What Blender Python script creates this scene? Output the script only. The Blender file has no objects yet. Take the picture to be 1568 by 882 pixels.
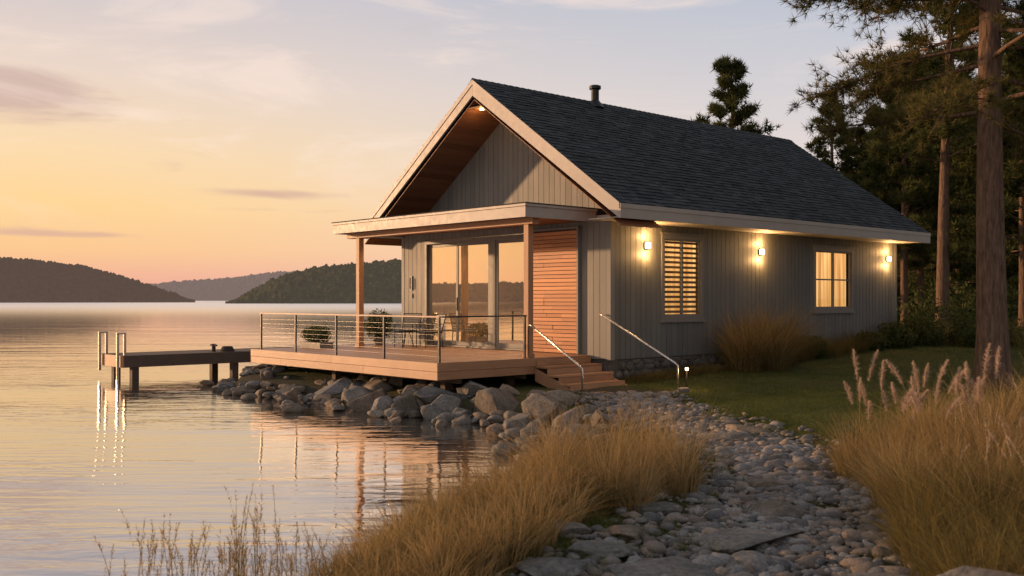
import bpy, bmesh, math, random
import numpy as np
from mathutils import Vector
rng=np.random.default_rng(7); random.seed(7)
R=math.radians
scene=bpy.context.scene

def s2l(*c):
    o=[]
    for x in c:
        x/=255.0
        o.append(x/12.92 if x<=0.04045 else ((x+0.055)/1.055)**2.4)
    return tuple(o)+(1.0,)

# ------------------------------------------------------------------ noise
def _h(i,j,k):
    n=np.sin(i*127.1+j*311.7+k*74.7)*43758.5453
    return n-np.floor(n)
def vn(p):
    p=np.asarray(p,float); i=np.floor(p); f=p-i; f=f*f*(3-2*f)
    x,y,z=i[...,0],i[...,1],i[...,2]; a,b,c=f[...,0],f[...,1],f[...,2]
    def l(p,q,t): return p+(q-p)*t
    return l(l(l(_h(x,y,z),_h(x+1,y,z),a),l(_h(x,y+1,z),_h(x+1,y+1,z),a),b),
             l(l(_h(x,y,z+1),_h(x+1,y,z+1),a),l(_h(x,y+1,z+1),_h(x+1,y+1,z+1),a),b),c)
def fbm(p,o=4):
    s=0;a=.5;p=np.asarray(p,float)
    for _ in range(o):
        s=s+a*vn(p); p=p*2.03+17.3; a*=.5
    return s
def n2(x,y,s=1.0,o=3,seed=0.0):
    return fbm(np.stack([np.asarray(x)*s,np.asarray(y)*s,np.full(np.shape(x),seed+.37)],-1),o)

# ------------------------------------------------------------------ materials
class NT:
    def __init__(s,tree): s.t=tree; s.n=tree.nodes; s.l=tree.links
    def new(s,typ,**k):
        nd=s.n.new(typ)
        for a,b in k.items(): setattr(nd,a,b)
        return nd
    def put(s,sock,v):
        if isinstance(v,bpy.types.NodeSocket): s.l.new(v,sock)
        else: sock.default_value=v
    def math(s,op,a,b=0.0,c=None,clamp=False):
        nd=s.new('ShaderNodeMath',operation=op,use_clamp=clamp)
        s.put(nd.inputs[0],a); s.put(nd.inputs[1],b)
        if c is not None: s.put(nd.inputs[2],c)
        return nd.outputs[0]
    def mix(s,f,a,b,mode='MIX'):
        nd=s.new('ShaderNodeMix',data_type='RGBA',blend_type=mode)
        s.put(nd.inputs[0],f); s.put(nd.inputs[6],a); s.put(nd.inputs[7],b)
        return nd.outputs[2]
    def mr(s,v,a,b,c=0.0,d=1.0,smooth=False):
        nd=s.new('ShaderNodeMapRange',clamp=True)
        if smooth: nd.interpolation_type='SMOOTHSTEP'
        s.put(nd.inputs[0],v)
        for i,x in enumerate((a,b,c,d)): nd.inputs[i+1].default_value=x
        return nd.outputs[0]
    def noise(s,vec,scale,detail=4,rough=.55,dist=0.0):
        nd=s.new('ShaderNodeTexNoise'); s.put(nd.inputs['Vector'],vec)
        nd.inputs['Scale'].default_value=scale; nd.inputs['Detail'].default_value=detail
        nd.inputs['Roughness'].default_value=rough; nd.inputs['Distortion'].default_value=dist
        return nd.outputs[0]
    def mapping(s,vec,scale=(1,1,1)):
        nd=s.new('ShaderNodeMapping'); s.put(nd.inputs[0],vec); nd.inputs['Scale'].default_value=scale
        return nd.outputs[0]
    def coord(s): return s.new('ShaderNodeTexCoord').outputs['Object']
    def attr(s,name): return s.new('ShaderNodeAttribute',attribute_name=name).outputs['Fac']
    def bump(s,h,strength=.5,dist=.01):
        nd=s.new('ShaderNodeBump'); s.put(nd.inputs['Height'],h)
        nd.inputs['Strength'].default_value=strength; nd.inputs['Distance'].default_value=dist
        return nd.outputs[0]

def newmat(name):
    m=bpy.data.materials.new(name); m.use_nodes=True
    m.node_tree.nodes.clear(); nt=NT(m.node_tree)
    nt.out=nt.new('ShaderNodeOutputMaterial')
    return m,nt
def c4(c): return tuple(c)+(1.0,) if len(c)==3 else tuple(c)

def surf(name,ca,cb,rough=.7,scale=(1,1,1),ns=4.0,wt=0.5,wn=0.8,bump=.3,bd=.01,metal=0.0,detail=5,dirt=None,spec=.4,warm=None,haze=None,speck=None):
    m,nt=newmat(name)
    v=nt.mapping(nt.coord(),scale)
    n=nt.noise(v,ns,detail,.6,.3)
    nr=nt.mr(n,.3,.7)
    f=nt.math('MULTIPLY',nr,wn)
    if wt>0: f=nt.math('ADD',f,nt.math('MULTIPLY',nt.attr('tone'),wt),clamp=True)
    col=nt.mix(f,c4(ca),c4(cb))
    if warm:
        t=nt.attr('tone'); fw=nt.mr(nt.math('FRACT',nt.math('MULTIPLY',t,7.31)),.35,.75,0,1)
        col=nt.mix(fw,col,nt.mix(1.0,col,c4(warm),'MULTIPLY'))
    if dirt:
        big=nt.noise(nt.coord(),dirt[0],4,.6)
        col=nt.mix(nt.mr(big,.45,.75,0,dirt[2]),col,c4(dirt[1]))
    if speck:
        sn=nt.noise(nt.coord(),speck,3,.7)
        k=nt.mr(sn,.35,.65,.65,1.3)
        cc=nt.new('ShaderNodeCombineXYZ')
        for i in range(3): nt.put(cc.inputs[i],k)
        col=nt.mix(1.0,col,cc.outputs[0],'MULTIPLY')
    p=nt.new('ShaderNodeBsdfPrincipled')
    nt.put(p.inputs['Base Color'],col)
    nt.put(p.inputs['Roughness'],nt.mr(n,.2,.8,max(0.03,rough-.1),min(1,rough+.1)))
    p.inputs['Metallic'].default_value=metal
    p.inputs['Specular IOR Level'].default_value=spec
    if bump>0: nt.put(p.inputs['Normal'],nt.bump(n,bump,bd))
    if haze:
        e=nt.new('ShaderNodeEmission'); e.inputs[0].default_value=c4(haze[0]); ms=nt.new('ShaderNodeMixShader'); ms.inputs[0].default_value=haze[1]  # air haze painted as constant emission mixed over the surface
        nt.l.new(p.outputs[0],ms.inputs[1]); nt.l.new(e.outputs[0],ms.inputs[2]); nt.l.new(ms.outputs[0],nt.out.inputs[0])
    else: nt.l.new(p.outputs[0],nt.out.inputs[0])
    return m

def foliage(name,ca,cb,trans=.35,ns=.6):
    m,nt=newmat(name)
    n=nt.noise(nt.coord(),ns,3)
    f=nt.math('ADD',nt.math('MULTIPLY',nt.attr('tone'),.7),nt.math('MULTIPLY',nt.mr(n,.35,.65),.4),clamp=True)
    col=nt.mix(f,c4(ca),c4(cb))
    d=nt.new('ShaderNodeBsdfDiffuse'); t=nt.new('ShaderNodeBsdfTranslucent')
    nt.put(d.inputs[0],col); nt.put(t.inputs[0],col)
    ms=nt.new('ShaderNodeMixShader'); ms.inputs[0].default_value=trans
    nt.l.new(d.outputs[0],ms.inputs[1]); nt.l.new(t.outputs[0],ms.inputs[2]); nt.l.new(ms.outputs[0],nt.out.inputs[0])
    return m
def emis(name,col,st):
    m,nt=newmat(name); e=nt.new('ShaderNodeEmission'); e.inputs[0].default_value=c4(col); e.inputs[1].default_value=st
    nt.l.new(e.outputs[0],nt.out.inputs[0]); return m

M={}
M['siding']=surf('siding_paint',(.10,.102,.09),(.155,.152,.135),.6,(1,1,.15),5,.5,.5,.2,.004,dirt=(.7,(.085,.085,.075),.4))  # side wall copy of the siding, its shade put into a darker colour
M['fsiding']=surf('porch_siding_paint',(.15,.145,.13),(.22,.21,.185),.6,(1,1,.15),5,.5,.5,.2,.004,dirt=(.7,(.13,.12,.105),.4))  # front copy of the same siding, its lit look put into the colour
M['back']=surf('siding_backing',(.04,.04,.038),(.05,.05,.045),.8,wt=0)
M['trim']=surf('trim_paint',(.36,.315,.27),(.46,.405,.345),.5,(1,1,1),6,.3,.4,.1,.003,dirt=(1.2,(.28,.24,.2),.4))
M['wintrim']=surf('window_trim_paint',(.14,.132,.115),(.2,.185,.16),.5,(1,1,1),6,.3,.4,.1,.003)
M['roof']=surf('asphalt_shingle',(.024,.028,.03),(.072,.079,.08),.9,(1,1,1),25,.7,.35,.5,.006,spec=.15,dirt=(.5,(.032,.038,.034),.5))
M['deck']=surf('deck_cedar',(.27,.13,.06),(.47,.27,.145),.5,(1.2,.35,3),9,.5,.6,.25,.004,dirt=(1.1,(.22,.12,.065),.4))
M['decku']=surf('deck_cedar_side',(.25,.118,.056),(.44,.24,.125),.55,(.3,1.2,6),9,.5,.6,.25,.004,dirt=(1.1,(.2,.1,.055),.4))
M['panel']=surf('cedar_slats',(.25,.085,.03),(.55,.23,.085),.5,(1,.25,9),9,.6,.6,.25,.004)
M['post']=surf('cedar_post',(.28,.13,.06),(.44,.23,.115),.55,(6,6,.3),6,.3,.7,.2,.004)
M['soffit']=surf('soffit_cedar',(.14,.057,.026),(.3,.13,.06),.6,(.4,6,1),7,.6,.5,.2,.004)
M['pale']=surf('soffit_paint',(.42,.38,.32),(.5,.45,.38),.6,wt=0)
M['joist']=surf('dark_timber',(.06,.04,.028),(.11,.075,.05),.8,(1,1,1),6,.4,.5)
M['black']=surf('black_metal',(.012,.012,.013),(.03,.03,.03),.4,wt=0,bump=.05,metal=.3)
M['steel']=surf('brushed_steel',(.5,.48,.45),(.68,.66,.62),.28,(1,1,1),20,0,.6,.05,.002,metal=.9)
M['rail']=surf('rail_cap_wood',(.34,.22,.14),(.52,.38,.26),.5,(.5,.5,3),9,.3,.6,.1)  # pale colour paints the highlight on the front top rail
M['stone']=surf('lake_stone',(.055,.053,.05),(.22,.205,.18),.85,(1,1,1),3.2,.5,.7,.9,.05,dirt=(1.4,(.06,.055,.03),.7),detail=8,warm=(1.12,.9,.72),speck=22)
M['fstone']=surf('foundation_stone',(.035,.033,.03),(.13,.12,.1),.9,(1,1,1),4,.5,.6,.9,.03,speck=25)
M['pebble']=surf('pebble',(.05,.049,.048),(.25,.232,.21),.75,(1,1,1),14,.85,.3,.4,.01,dirt=(.9,(.07,.055,.035),.5),warm=(1.1,.9,.72),speck=60)
M['bark']=surf('pine_bark',(.05,.034,.024),(.22,.14,.095),.95,(3,3,.6),5,.2,.9,1.0,.06,detail=8,spec=.1)
M['needle']=foliage('pine_needles',(.022,.034,.012),(.13,.135,.048),.3,.35)
M['needle_warm']=foliage('pine_needles_near',(.035,.044,.015),(.18,.15,.05),.4,.5)
M['drygrass']=foliage('dry_grass',(.11,.078,.028),(.50,.345,.155),.4,.8)
M['olive']=foliage('olive_grass',(.055,.052,.019),(.22,.165,.06),.35,.8)
M['plume']=foliage('grass_plume',(.4,.28,.19),(.68,.52,.39),.5,2)
M['lawn']=foliage('lawn_blades',(.04,.065,.014),(.16,.165,.045),.3,.7)
M['leaf']=foliage('shrub_leaves',(.03,.045,.014),(.12,.13,.05),.3,2)
M['shutter']=surf('shutter_wood',(.09,.055,.025),(.16,.1,.05),.6,(1,1,1),8,.4,.5)
M['inwall']=surf('interior_wall',(.45,.36,.26),(.5,.4,.3),.8,wt=0,bump=0)
M['lamp']=emis('lamp_glow',(1,.78,.48),9)
M['dlamp']=emis('downlight_glow',(1,.72,.42),14)
M['ceramic']=surf('ceramic_pot',(.16,.14,.12),(.24,.21,.18),.6,wt=0)
M['rope']=surf('dark_rope',(.04,.03,.025),(.08,.06,.05),.9,wt=0)

m,nt=newmat('lit_curtain')  # cloth emits the window glow itself, in place of room light behind it
v=nt.mapping(nt.coord(),(1,1,.05)); n=nt.noise(v,7,2)
sep=nt.new('ShaderNodeSeparateXYZ'); nt.l.new(nt.coord(),sep.inputs[0])
zf=nt.mr(sep.outputs[2],1.8,3.9,.8,1.25)
e=nt.new('ShaderNodeEmission'); nt.put(e.inputs[0],nt.mix(nt.mr(n,.35,.65),(1,.40,.085,1),(1,.58,.2,1)))
nt.put(e.inputs[1],nt.math('MULTIPLY',zf,nt.mr(n,.3,.7,.55,1.15)))
nt.l.new(e.outputs[0],nt.out.inputs[0]); M['curtain']=m

def glass(name,refl,tint=(1,1,1)):
    m,nt=newmat(name)
    g=nt.new('ShaderNodeBsdfGlossy'); g.inputs[0].default_value=(.95,.93,.9,1); g.inputs['Roughness'].default_value=.01
    nt.put(g.inputs['Normal'],nt.bump(nt.noise(nt.coord(),.8,1),.12,.01))
    t=nt.new('ShaderNodeBsdfTransparent'); t.inputs[0].default_value=c4(tint)
    lw=nt.new('ShaderNodeLayerWeight'); lw.inputs[0].default_value=.5
    f=nt.math('ADD',nt.math('MULTIPLY',nt.math('POWER',lw.outputs['Facing'],4.0),1-refl),refl,clamp=True)
    ms=nt.new('ShaderNodeMixShader'); nt.put(ms.inputs[0],f)
    nt.l.new(t.outputs[0],ms.inputs[1]); nt.l.new(g.outputs[0],ms.inputs[2]); nt.l.new(ms.outputs[0],nt.out.inputs[0])
    return m
M['doorglass']=glass('door_glass',.66,(.85,.8,.75)); M['winglass']=glass('window_glass',.02)

# ------------------------------------------------------------------ builders
def link(o,parent=None,mat=None):
    scene.collection.objects.link(o)
    if parent: o.parent=parent
    if mat: o.data.materials.append(mat)
    return o
def empty(name,loc=(0,0,0),rz=0):
    o=bpy.data.objects.new(name,None); o.location=loc; o.rotation_euler=(0,0,rz); o.empty_display_size=.3
    scene.collection.objects.link(o); return o

class MB:
    def __init__(s): s.v=[];s.f=[];s.t=[]
    def hexa(s,p,tone=None):
        t=random.random() if tone is None else tone
        b=len(s.v); s.v+=p
        for f in ((0,1,2,3),(7,6,5,4),(0,4,5,1),(1,5,6,2),(2,6,7,3),(3,7,4,0)):
            s.f.append(tuple(b+i for i in f)); s.t.append(t)
    def quad(s,*p):
        b=len(s.v); s.v+=list(p); s.f.append((b,b+1,b+2,b+3)); s.t.append(.5)
    def box(s,x0,x1,y0,y1,z0,z1,tone=None):
        s.hexa([(x0,y0,z0),(x1,y0,z0),(x1,y1,z0),(x0,y1,z0),(x0,y0,z1),(x1,y0,z1),(x1,y1,z1),(x0,y1,z1)],tone)
    def tube(s,pts,rad,n=8,tone=None,cap=True):
        t=random.random() if tone is None else tone
        pts=[Vector(p) for p in pts]
        if not hasattr(rad,'__len__'): rad=[rad]*len(pts)
        rings=[]
        for i,p in enumerate(pts):
            d=(pts[min(i+1,len(pts)-1)]-pts[max(i-1,0)]).normalized()
            a=Vector((0,0,1)) if abs(d.z)<.9 else Vector((1,0,0))
            x=d.cross(a).normalized(); y=d.cross(x)
            b=len(s.v); rings.append(b)
            for k in range(n):
                an=2*math.pi*k/n
                s.v.append(tuple(p+(x*math.cos(an)+y*math.sin(an))*rad[i]))
        for a,b in zip(rings[:-1],rings[1:]):
            for k in range(n):
                s.f.append((a+k,a+(k+1)%n,b+(k+1)%n,b+k)); s.t.append(t)
        if cap:
            s.f.append(tuple(rings[0]+k for k in range(n))); s.t.append(t)
            s.f.append(tuple(rings[-1]+k for k in range(n))); s.t.append(t)
    def build(s,name,mat,parent=None,smooth=False,bevel=0):
        me=bpy.data.meshes.new(name); bm=bmesh.new()
        vs=[bm.verts.new(p) for p in s.v]
        for f in s.f: bm.faces.new([vs[i] for i in f])
        bmesh.ops.recalc_face_normals(bm,faces=bm.faces[:]); bm.to_mesh(me); bm.free()
        at=me.attributes.new('tone','FLOAT','FACE'); at.data.foreach_set('value',np.array(s.t,dtype=np.float32))
        if smooth: me.polygons.foreach_set('use_smooth',[True]*len(me.polygons))
        o=link(bpy.data.objects.new(name,me),parent,mat)
        if bevel:
            b=o.modifiers.new('b','BEVEL'); b.width=bevel; b.segments=2; b.limit_method='ANGLE'
        return o

def npmesh(name,V,F,tone=None,smooth=False,extra=None):
    V=np.asarray(V,np.float32); F=np.asarray(F,np.int32); k=F.shape[1]
    me=bpy.data.meshes.new(name); me.vertices.add(len(V)); me.vertices.foreach_set('co',V.ravel())
    me.loops.add(F.size); me.loops.foreach_set('vertex_index',F.ravel())
    me.polygons.add(len(F)); me.polygons.foreach_set('loop_start',np.arange(0,F.size,k,dtype=np.int32))
    try: me.polygons.foreach_set('loop_total',np.full(len(F),k,np.int32))
    except Exception: pass
    me.update(calc_edges=True)
    if tone is not None:
        dom='FACE' if len(tone)==len(F) and len(tone)!=len(V) else 'POINT'
        at=me.attributes.new('tone','FLOAT',dom); at.data.foreach_set('value',np.asarray(tone,np.float32))
    if extra:
        for kx,vx in extra.items():
            at=me.attributes.new(kx,'FLOAT','POINT'); at.data.foreach_set('value',np.asarray(vx,np.float32))
    if smooth: me.polygons.foreach_set('use_smooth',np.ones(len(F),dtype=bool))
    return me

# ------------------------------------------------------------------ frame of the house
TH=R(42.1); C0=(-1.48,19.8)
cu,su=math.cos(TH),math.sin(TH)
def toW(u,v): return (C0[0]+cu*u-su*v, C0[1]+su*u+cu*v)
def toL(x,y):
    dx=x-C0[0]; dy=y-C0[1]; return dx*cu+dy*su, -dx*su+dy*cu

# ------------------------------------------------------------------ terrain
shore=np.array([(-2.2,-60),(-2.0,-5),(-1.75,3),(-1.6,6.5),(-1.45,8.6),(-.7,10.4),(.1,12.2),(.75,13.8),(.85,15.6),(.1,17.5),(-1.0,18.8),(-2.2,19.8),(-3.5,21.5),(-4.9,23.0),(-6.2,24.1),
  (-7.0,25.3),(-7.3,27.5),(-6.4,31),(-4.6,35),(-3,40),(2,60),(20,120),(80,320),(400,1500),(1500,4000)],float)
poly=np.vstack([shore,[(4000,4000),(4000,-60)]])
def inside(x,y):
    c=np.zeros(np.shape(x),bool); n=len(poly)
    for i in range(n):
        x1,y1=poly[i]; x2,y2=poly[(i+1)%n]
        if y1==y2: continue
        cond=((y1>y)!=(y2>y))&(x<(x2-x1)*(y-y1)/(y2-y1)+x1)
        c^=cond
    return c
def pdist(x,y,pl):
    d=np.full(np.shape(x),1e9)
    for (x1,y1),(x2,y2) in zip(pl[:-1],pl[1:]):
        dx,dy=x2-x1,y2-y1; t=np.clip(((x-x1)*dx+(y-y1)*dy)/(dx*dx+dy*dy),0,1)
        d=np.minimum(d,np.hypot(x-x1-t*dx,y-y1-t*dy))
    return d
pathpts=np.array([(2.3,20.4),(2.3,18.6),(2.6,16.6),(3.05,14.3),(3.2,12.2),(2.95,10.3),(2.3,8.5),(1.65,7.2),(1.05,5.5),(.8,2)],float)
def pathw(y): return np.interp(y,[4,7,9,11,15,19,21],[1.15,1.08,.92,.8,.75,.72,.85])
def sstep(a,b,x):
    t=np.clip((x-a)/(b-a),0,1); return t*t*(3-2*t)
def TZ(x,y):
    x=np.asarray(x,float); y=np.asarray(y,float)
    d=pdist(x,y,shore); ins=inside(x,y)
    land=.40*(1-np.exp(-d/.75))+.5*sstep(20.5,31,y)
    land=land+.42*sstep(3.4,8.0,x)*(1-sstep(13,18,y))
    land=land+.05*(n2(x,y,.9,3,3)-.45)*np.minimum(d,1)+.12*(n2(x,y,.25,2,9)-.4)*np.minimum(d/3,1)*sstep(4,9,x)
    land=land+np.clip((np.hypot(x,y)-60)/400,0,3)*np.minimum(d/30,1)
    p=pdist(x,y,pathpts); land=land-.05*(1-sstep(.5,1.2,p))
    wat=-.55*np.minimum(d,3)-.0
    return np.where(ins,land,wat)
def axis(a,b,st,lo,hi):
    c=list(np.arange(a,b,st)); s=st; x=a; L=[]
    while x>lo: s*=1.25; x-=s; L.append(x)
    s=st; x=c[-1]; U=[]
    while x<hi: s*=1.25; x+=s; U.append(x)
    return np.array(L[::-1]+c+U)
ax=axis(-9,16,.14,-60,4000); ay=axis(1,34,.14,-55,4200)
X,Y=np.meshgrid(ax,ay); Z=TZ(X,Y)
V=np.stack([X,Y,Z],-1).reshape(-1,3); nx,ny=len(ax),len(ay)
idx=np.arange(nx*ny).reshape(ny,nx)
F=np.stack([idx[:-1,:-1],idx[:-1,1:],idx[1:,1:],idx[1:,:-1]],-1).reshape(-1,4)
pd=pdist(X,Y,pathpts); pm=1-sstep(-.1,.5,pd-pathw(Y)+.5*(n2(X,Y,1.5,2,5)-.5))
sd=pdist(X,Y,shore); sm=np.maximum(1-sstep(.2,1.3,sd),0)
lawnm=sstep(3.0,3.6,X)*sstep(10.5,12.5,Y)+0*X
me=npmesh('ground',V,F,smooth=True,extra={'path':pm.ravel(),'shore':sm.ravel(),'lawn':np.clip(lawnm+sstep(16,18,Y),0,1).ravel()})
m,nt=newmat('ground_soil')
co=nt.coord(); n=nt.noise(co,3,8,.65); n3=nt.noise(co,.5,4)
lawn=nt.mix(nt.mr(n,.35,.65),(.04,.052,.015,1),(.09,.09,.03,1)); lawn=nt.mix(nt.mr(n3,.45,.65,0,.5),lawn,(.12,.1,.04,1))
dry=nt.mix(nt.mr(n,.35,.65),(.06,.05,.02,1),(.13,.1,.042,1))
col=nt.mix(nt.attr('lawn'),dry,lawn)
col=nt.mix(nt.attr('shore'),col,(.055,.048,.034,1))
grav=nt.mix(nt.mr(nt.noise(co,30,4),.35,.65),(.03,.027,.018,1),(.11,.09,.062,1))
grav=nt.mix(nt.mr(nt.noise(co,1.6,4),.48,.6,0,.8),grav,(.05,.055,.018,1))
col=nt.mix(nt.attr('path'),col,grav)
p=nt.new('ShaderNodeBsdfPrincipled'); nt.put(p.inputs['Base Color'],col); p.inputs['Roughness'].default_value=.95
p.inputs['Specular IOR Level'].default_value=.1
nt.put(p.inputs['Normal'],nt.bump(nt.noise(co,14,8,.7),.8,.05)); nt.l.new(p.outputs[0],nt.out.inputs[0])
link(bpy.data.objects.new('ground',me),None,m)

# ------------------------------------------------------------------ water
m,nt=newmat('lake_water')
co=nt.coord()
sp=nt.new('ShaderNodeSeparateXYZ'); nt.l.new(co,sp.inputs[0])
n1=nt.noise(nt.mapping(co,(.6,2.4,1)),1.7,3,.5,.5)
n2_=nt.noise(nt.mapping(co,(.16,.75,1)),1.0,2,.5,.6)
h=nt.math('ADD',nt.math('MULTIPLY',n1,.55),n2_)
patch=nt.mr(nt.noise(nt.mapping(co,(.05,.16,1)),1.2,2),.4,.62,.45,1.35)
ay_=nt.math('ABSOLUTE',sp.outputs[1])
calm=nt.math('DIVIDE',1.0,nt.math('ADD',1.0,nt.math('POWER',nt.math('DIVIDE',ay_,28.0),1.6)))
h=nt.math('MULTIPLY',nt.math('MULTIPLY',h,patch),calm)
nor=nt.bump(h,.6,.055)
g=nt.new('ShaderNodeBsdfGlossy'); g.inputs[0].default_value=(.98,.96,.95,1); nt.put(g.inputs['Roughness'],nt.mr(ay_,45,350,.02,.3)); nt.put(g.inputs['Normal'],nor)
d=nt.new('ShaderNodeBsdfDiffuse'); d.inputs[0].default_value=(.045,.042,.035,1)
fr=nt.new('ShaderNodeFresnel'); fr.inputs[0].default_value=1.45; nt.put(fr.inputs['Normal'],nor)
f=nt.math('ADD',nt.math('MULTIPLY',fr.outputs[0],.54),.46,clamp=True)
ms=nt.new('ShaderNodeMixShader'); nt.put(ms.inputs[0],f)
nt.l.new(d.outputs[0],ms.inputs[1]); nt.l.new(g.outputs[0],ms.inputs[2]); nt.l.new(ms.outputs[0],nt.out.inputs[0])
me=npmesh('lake_water',[(-9000,-3000,0),(6000,-3000,0),(6000,12000,0),(-9000,12000,0)],[[0,1,2,3]])
link(bpy.data.objects.new('lake_water',me),None,m)

# ------------------------------------------------------------------ hills
def pxa(px): return math.degrees(math.atan((px-784)/1524))
def hill(name,R0,dR,azs,hs,ca,cb,res,amp,haze,nsc=.06,big_amp=.12,tsc=.3,nrow=50):
    az=np.arange(azs[0],azs[-1],res); hp=np.interp(az,azs,hs)
    k=np.ones(41)/41; pad=np.pad(hp,20,mode='edge'); hp=np.convolve(pad,k,'valid')
    rows=np.linspace(0,1,nrow); VV=[]
    for r in rows:
        prof=math.sin(min(1,r*1.15)*math.pi/2)**.9 if r<.87 else 1-(r-.87)*2
        rad=R0+dR*r
        A=np.radians(az)
        x=rad*np.sin(A); y=rad*np.cos(A)
        tree=amp*(np.clip(n2(x,y,tsc,2,1)-.22,0,1)**1.3*1.8)
        big=1+big_amp*(n2(x,y,.006,2,8)-.4)
        z=hp*prof*big+ (tree if r>0 else 0*tree)*np.clip(hp/6,0,1)
        if r==0: z=z*0-1
        VV.append(np.stack([x,y,z],-1))
    VV=np.array(VV); nr,na=VV.shape[:2]; idx=np.arange(nr*na).reshape(nr,na)
    FF=np.stack([idx[:-1,:-1],idx[:-1,1:],idx[1:,1:],idx[1:,:-1]],-1).reshape(-1,4)
    me=npmesh(name,VV.reshape(-1,3),FF,smooth=True)
    mt=surf(name+'_woods',ca,cb,1,(1,1,.5),nsc,0,1,0,0,spec=0,detail=8,haze=haze)  # woods colours carry the distance haze, with haze emission mixed in
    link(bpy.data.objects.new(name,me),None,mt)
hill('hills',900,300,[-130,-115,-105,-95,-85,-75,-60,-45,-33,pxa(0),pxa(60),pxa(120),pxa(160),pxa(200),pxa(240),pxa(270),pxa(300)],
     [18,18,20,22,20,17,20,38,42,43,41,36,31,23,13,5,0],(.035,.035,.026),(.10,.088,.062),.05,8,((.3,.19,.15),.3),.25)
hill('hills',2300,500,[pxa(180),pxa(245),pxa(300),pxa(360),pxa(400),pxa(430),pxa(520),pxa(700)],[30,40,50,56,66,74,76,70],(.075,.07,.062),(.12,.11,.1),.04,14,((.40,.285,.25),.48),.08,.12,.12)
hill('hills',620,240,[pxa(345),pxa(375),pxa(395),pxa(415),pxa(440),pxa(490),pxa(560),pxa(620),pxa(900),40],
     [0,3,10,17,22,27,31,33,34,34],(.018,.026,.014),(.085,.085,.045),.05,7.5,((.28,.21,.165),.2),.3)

# ------------------------------------------------------------------ rocks
_ico={}
def ico(s):
    if s not in _ico:
        bm=bmesh.new(); bmesh.ops.create_icosphere(bm,subdivisions=s,radius=1)
        bm.verts.ensure_lookup_table()
        _ico[s]=(np.array([v.co[:] for v in bm.verts]),np.array([[v.index for v in f.verts] for f in bm.faces])); bm.free()
    return _ico[s]
def rock(c,sz,sub=4,cuts=7,amp=.35,flat=1.0,rg=rng):
    v,f=ico(sub); v=v.copy(); off=rg.uniform(0,50,3)
    v*=(1+amp*(fbm(v*1.4+off,4)[:,None]-.45)*1.6)
    for _ in range(cuts):
        n=rg.normal(size=3); n/=np.linalg.norm(n); dd=rg.uniform(.46,.78)
        e=np.maximum(0,v@n-dd); v-=np.outer(e,n)*.96
    v+= .04*(fbm(v*7+off,2)[:,None]-.4)*v
    v*=np.array(sz)
    a=rg.uniform(0,6.28) if flat else 0; ti=rg.normal(0,.18) if flat else 0
    if flat==2: ti=rg.normal(0,.04)
    Rz=np.array([[math.cos(a),-math.sin(a),0],[math.sin(a),math.cos(a),0],[0,0,1]])
    Rx=np.array([[1,0,0],[0,math.cos(ti),-math.sin(ti)],[0,math.sin(ti),math.cos(ti)]])
    return v@(Rz@Rx).T+np.array(c),f
class RS:
    def __init__(s): s.V=[];s.F=[];s.T=[];s.n=0
    def add(s,v,f,t=None):
        s.V.append(v); s.F.append(f+s.n); s.T.append(np.full(len(v),rng.random() if t is None else t)); s.n+=len(v)
    def build(s,name,mat,parent=None,smooth=True):
        me=npmesh(name,np.concatenate(s.V),np.concatenate(s.F),np.concatenate(s.T),smooth)
        return link(bpy.data.objects.new(name,me),parent,mat)
rs=RS()
def along(pl,st):
    out=[]
    for (a,b) in zip(pl[:-1],pl[1:]):
        L=np.hypot(*(b-a)); n=max(1,int(L/st))
        for i in range(n): out.append((a+(b-a)*i/n,(b-a)/L))
    return out
seg=shore[7:17]
for (p,d) in along(seg,.6):
    nrm=np.array([d[1],-d[0]])
    for k,(off,s0,s1,zz) in enumerate(((.12,.28,.6,.06),(.72,.28,.52,.27),(1.3,.24,.4,.4))):
        if rng.random()<.1: continue
        q=p+nrm*(off+rng.normal(0,.16))+d*rng.normal(0,.18)
        s=rng.uniform(s0,s1)*(1.0 if 17<p[1]<22.5 else .72)
        if p[1]<17: s*=.85
        rs.add(*rock((q[0],q[1],zz*(1 if p[1]>17 else .6)+rng.normal(0,.03)),(s*rng.uniform(1.0,1.5),s*rng.uniform(.7,1),s*rng.uniform(.5,.85)),4,12,.45))
for (x,y,z,a,b,c) in [(-.3,18.85,.18,.8,.55,.54),(.6,18.0,.16,.66,.5,.42),(-1.3,19.35,.14,.5,.42,.48),(-2.0,20.1,.14,.46,.38,.4),(1.0,16.9,.2,.5,.4,.3),(1.15,15.6,.15,.5,.42,.26),(1.5,16.2,.3,.35,.3,.2),(-4.0,22.7,.14,.62,.42,.42)]:
    rs.add(*rock((x,y,z),(a,b,c),5,11,.4))
for _ in range(160):
    i=rng.integers(0,9); t=rng.random(); p=seg[i]*(1-t)+seg[i+1]*t
    q=p+rng.normal(0,.45,2); s=rng.uniform(.06,.2); rs.add(*rock((q[0],q[1],max(.02,float(TZ(q[0],q[1])))+.04),(s*1.3,s,s*.7),3))
rs.build('shoreline_boulders',M['stone'])

b=RS(); b.add(*rock((2.42,4.75,.70),(.52,.42,.34),5),.2); b.build('granite_boulder',M['stone'])

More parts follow.
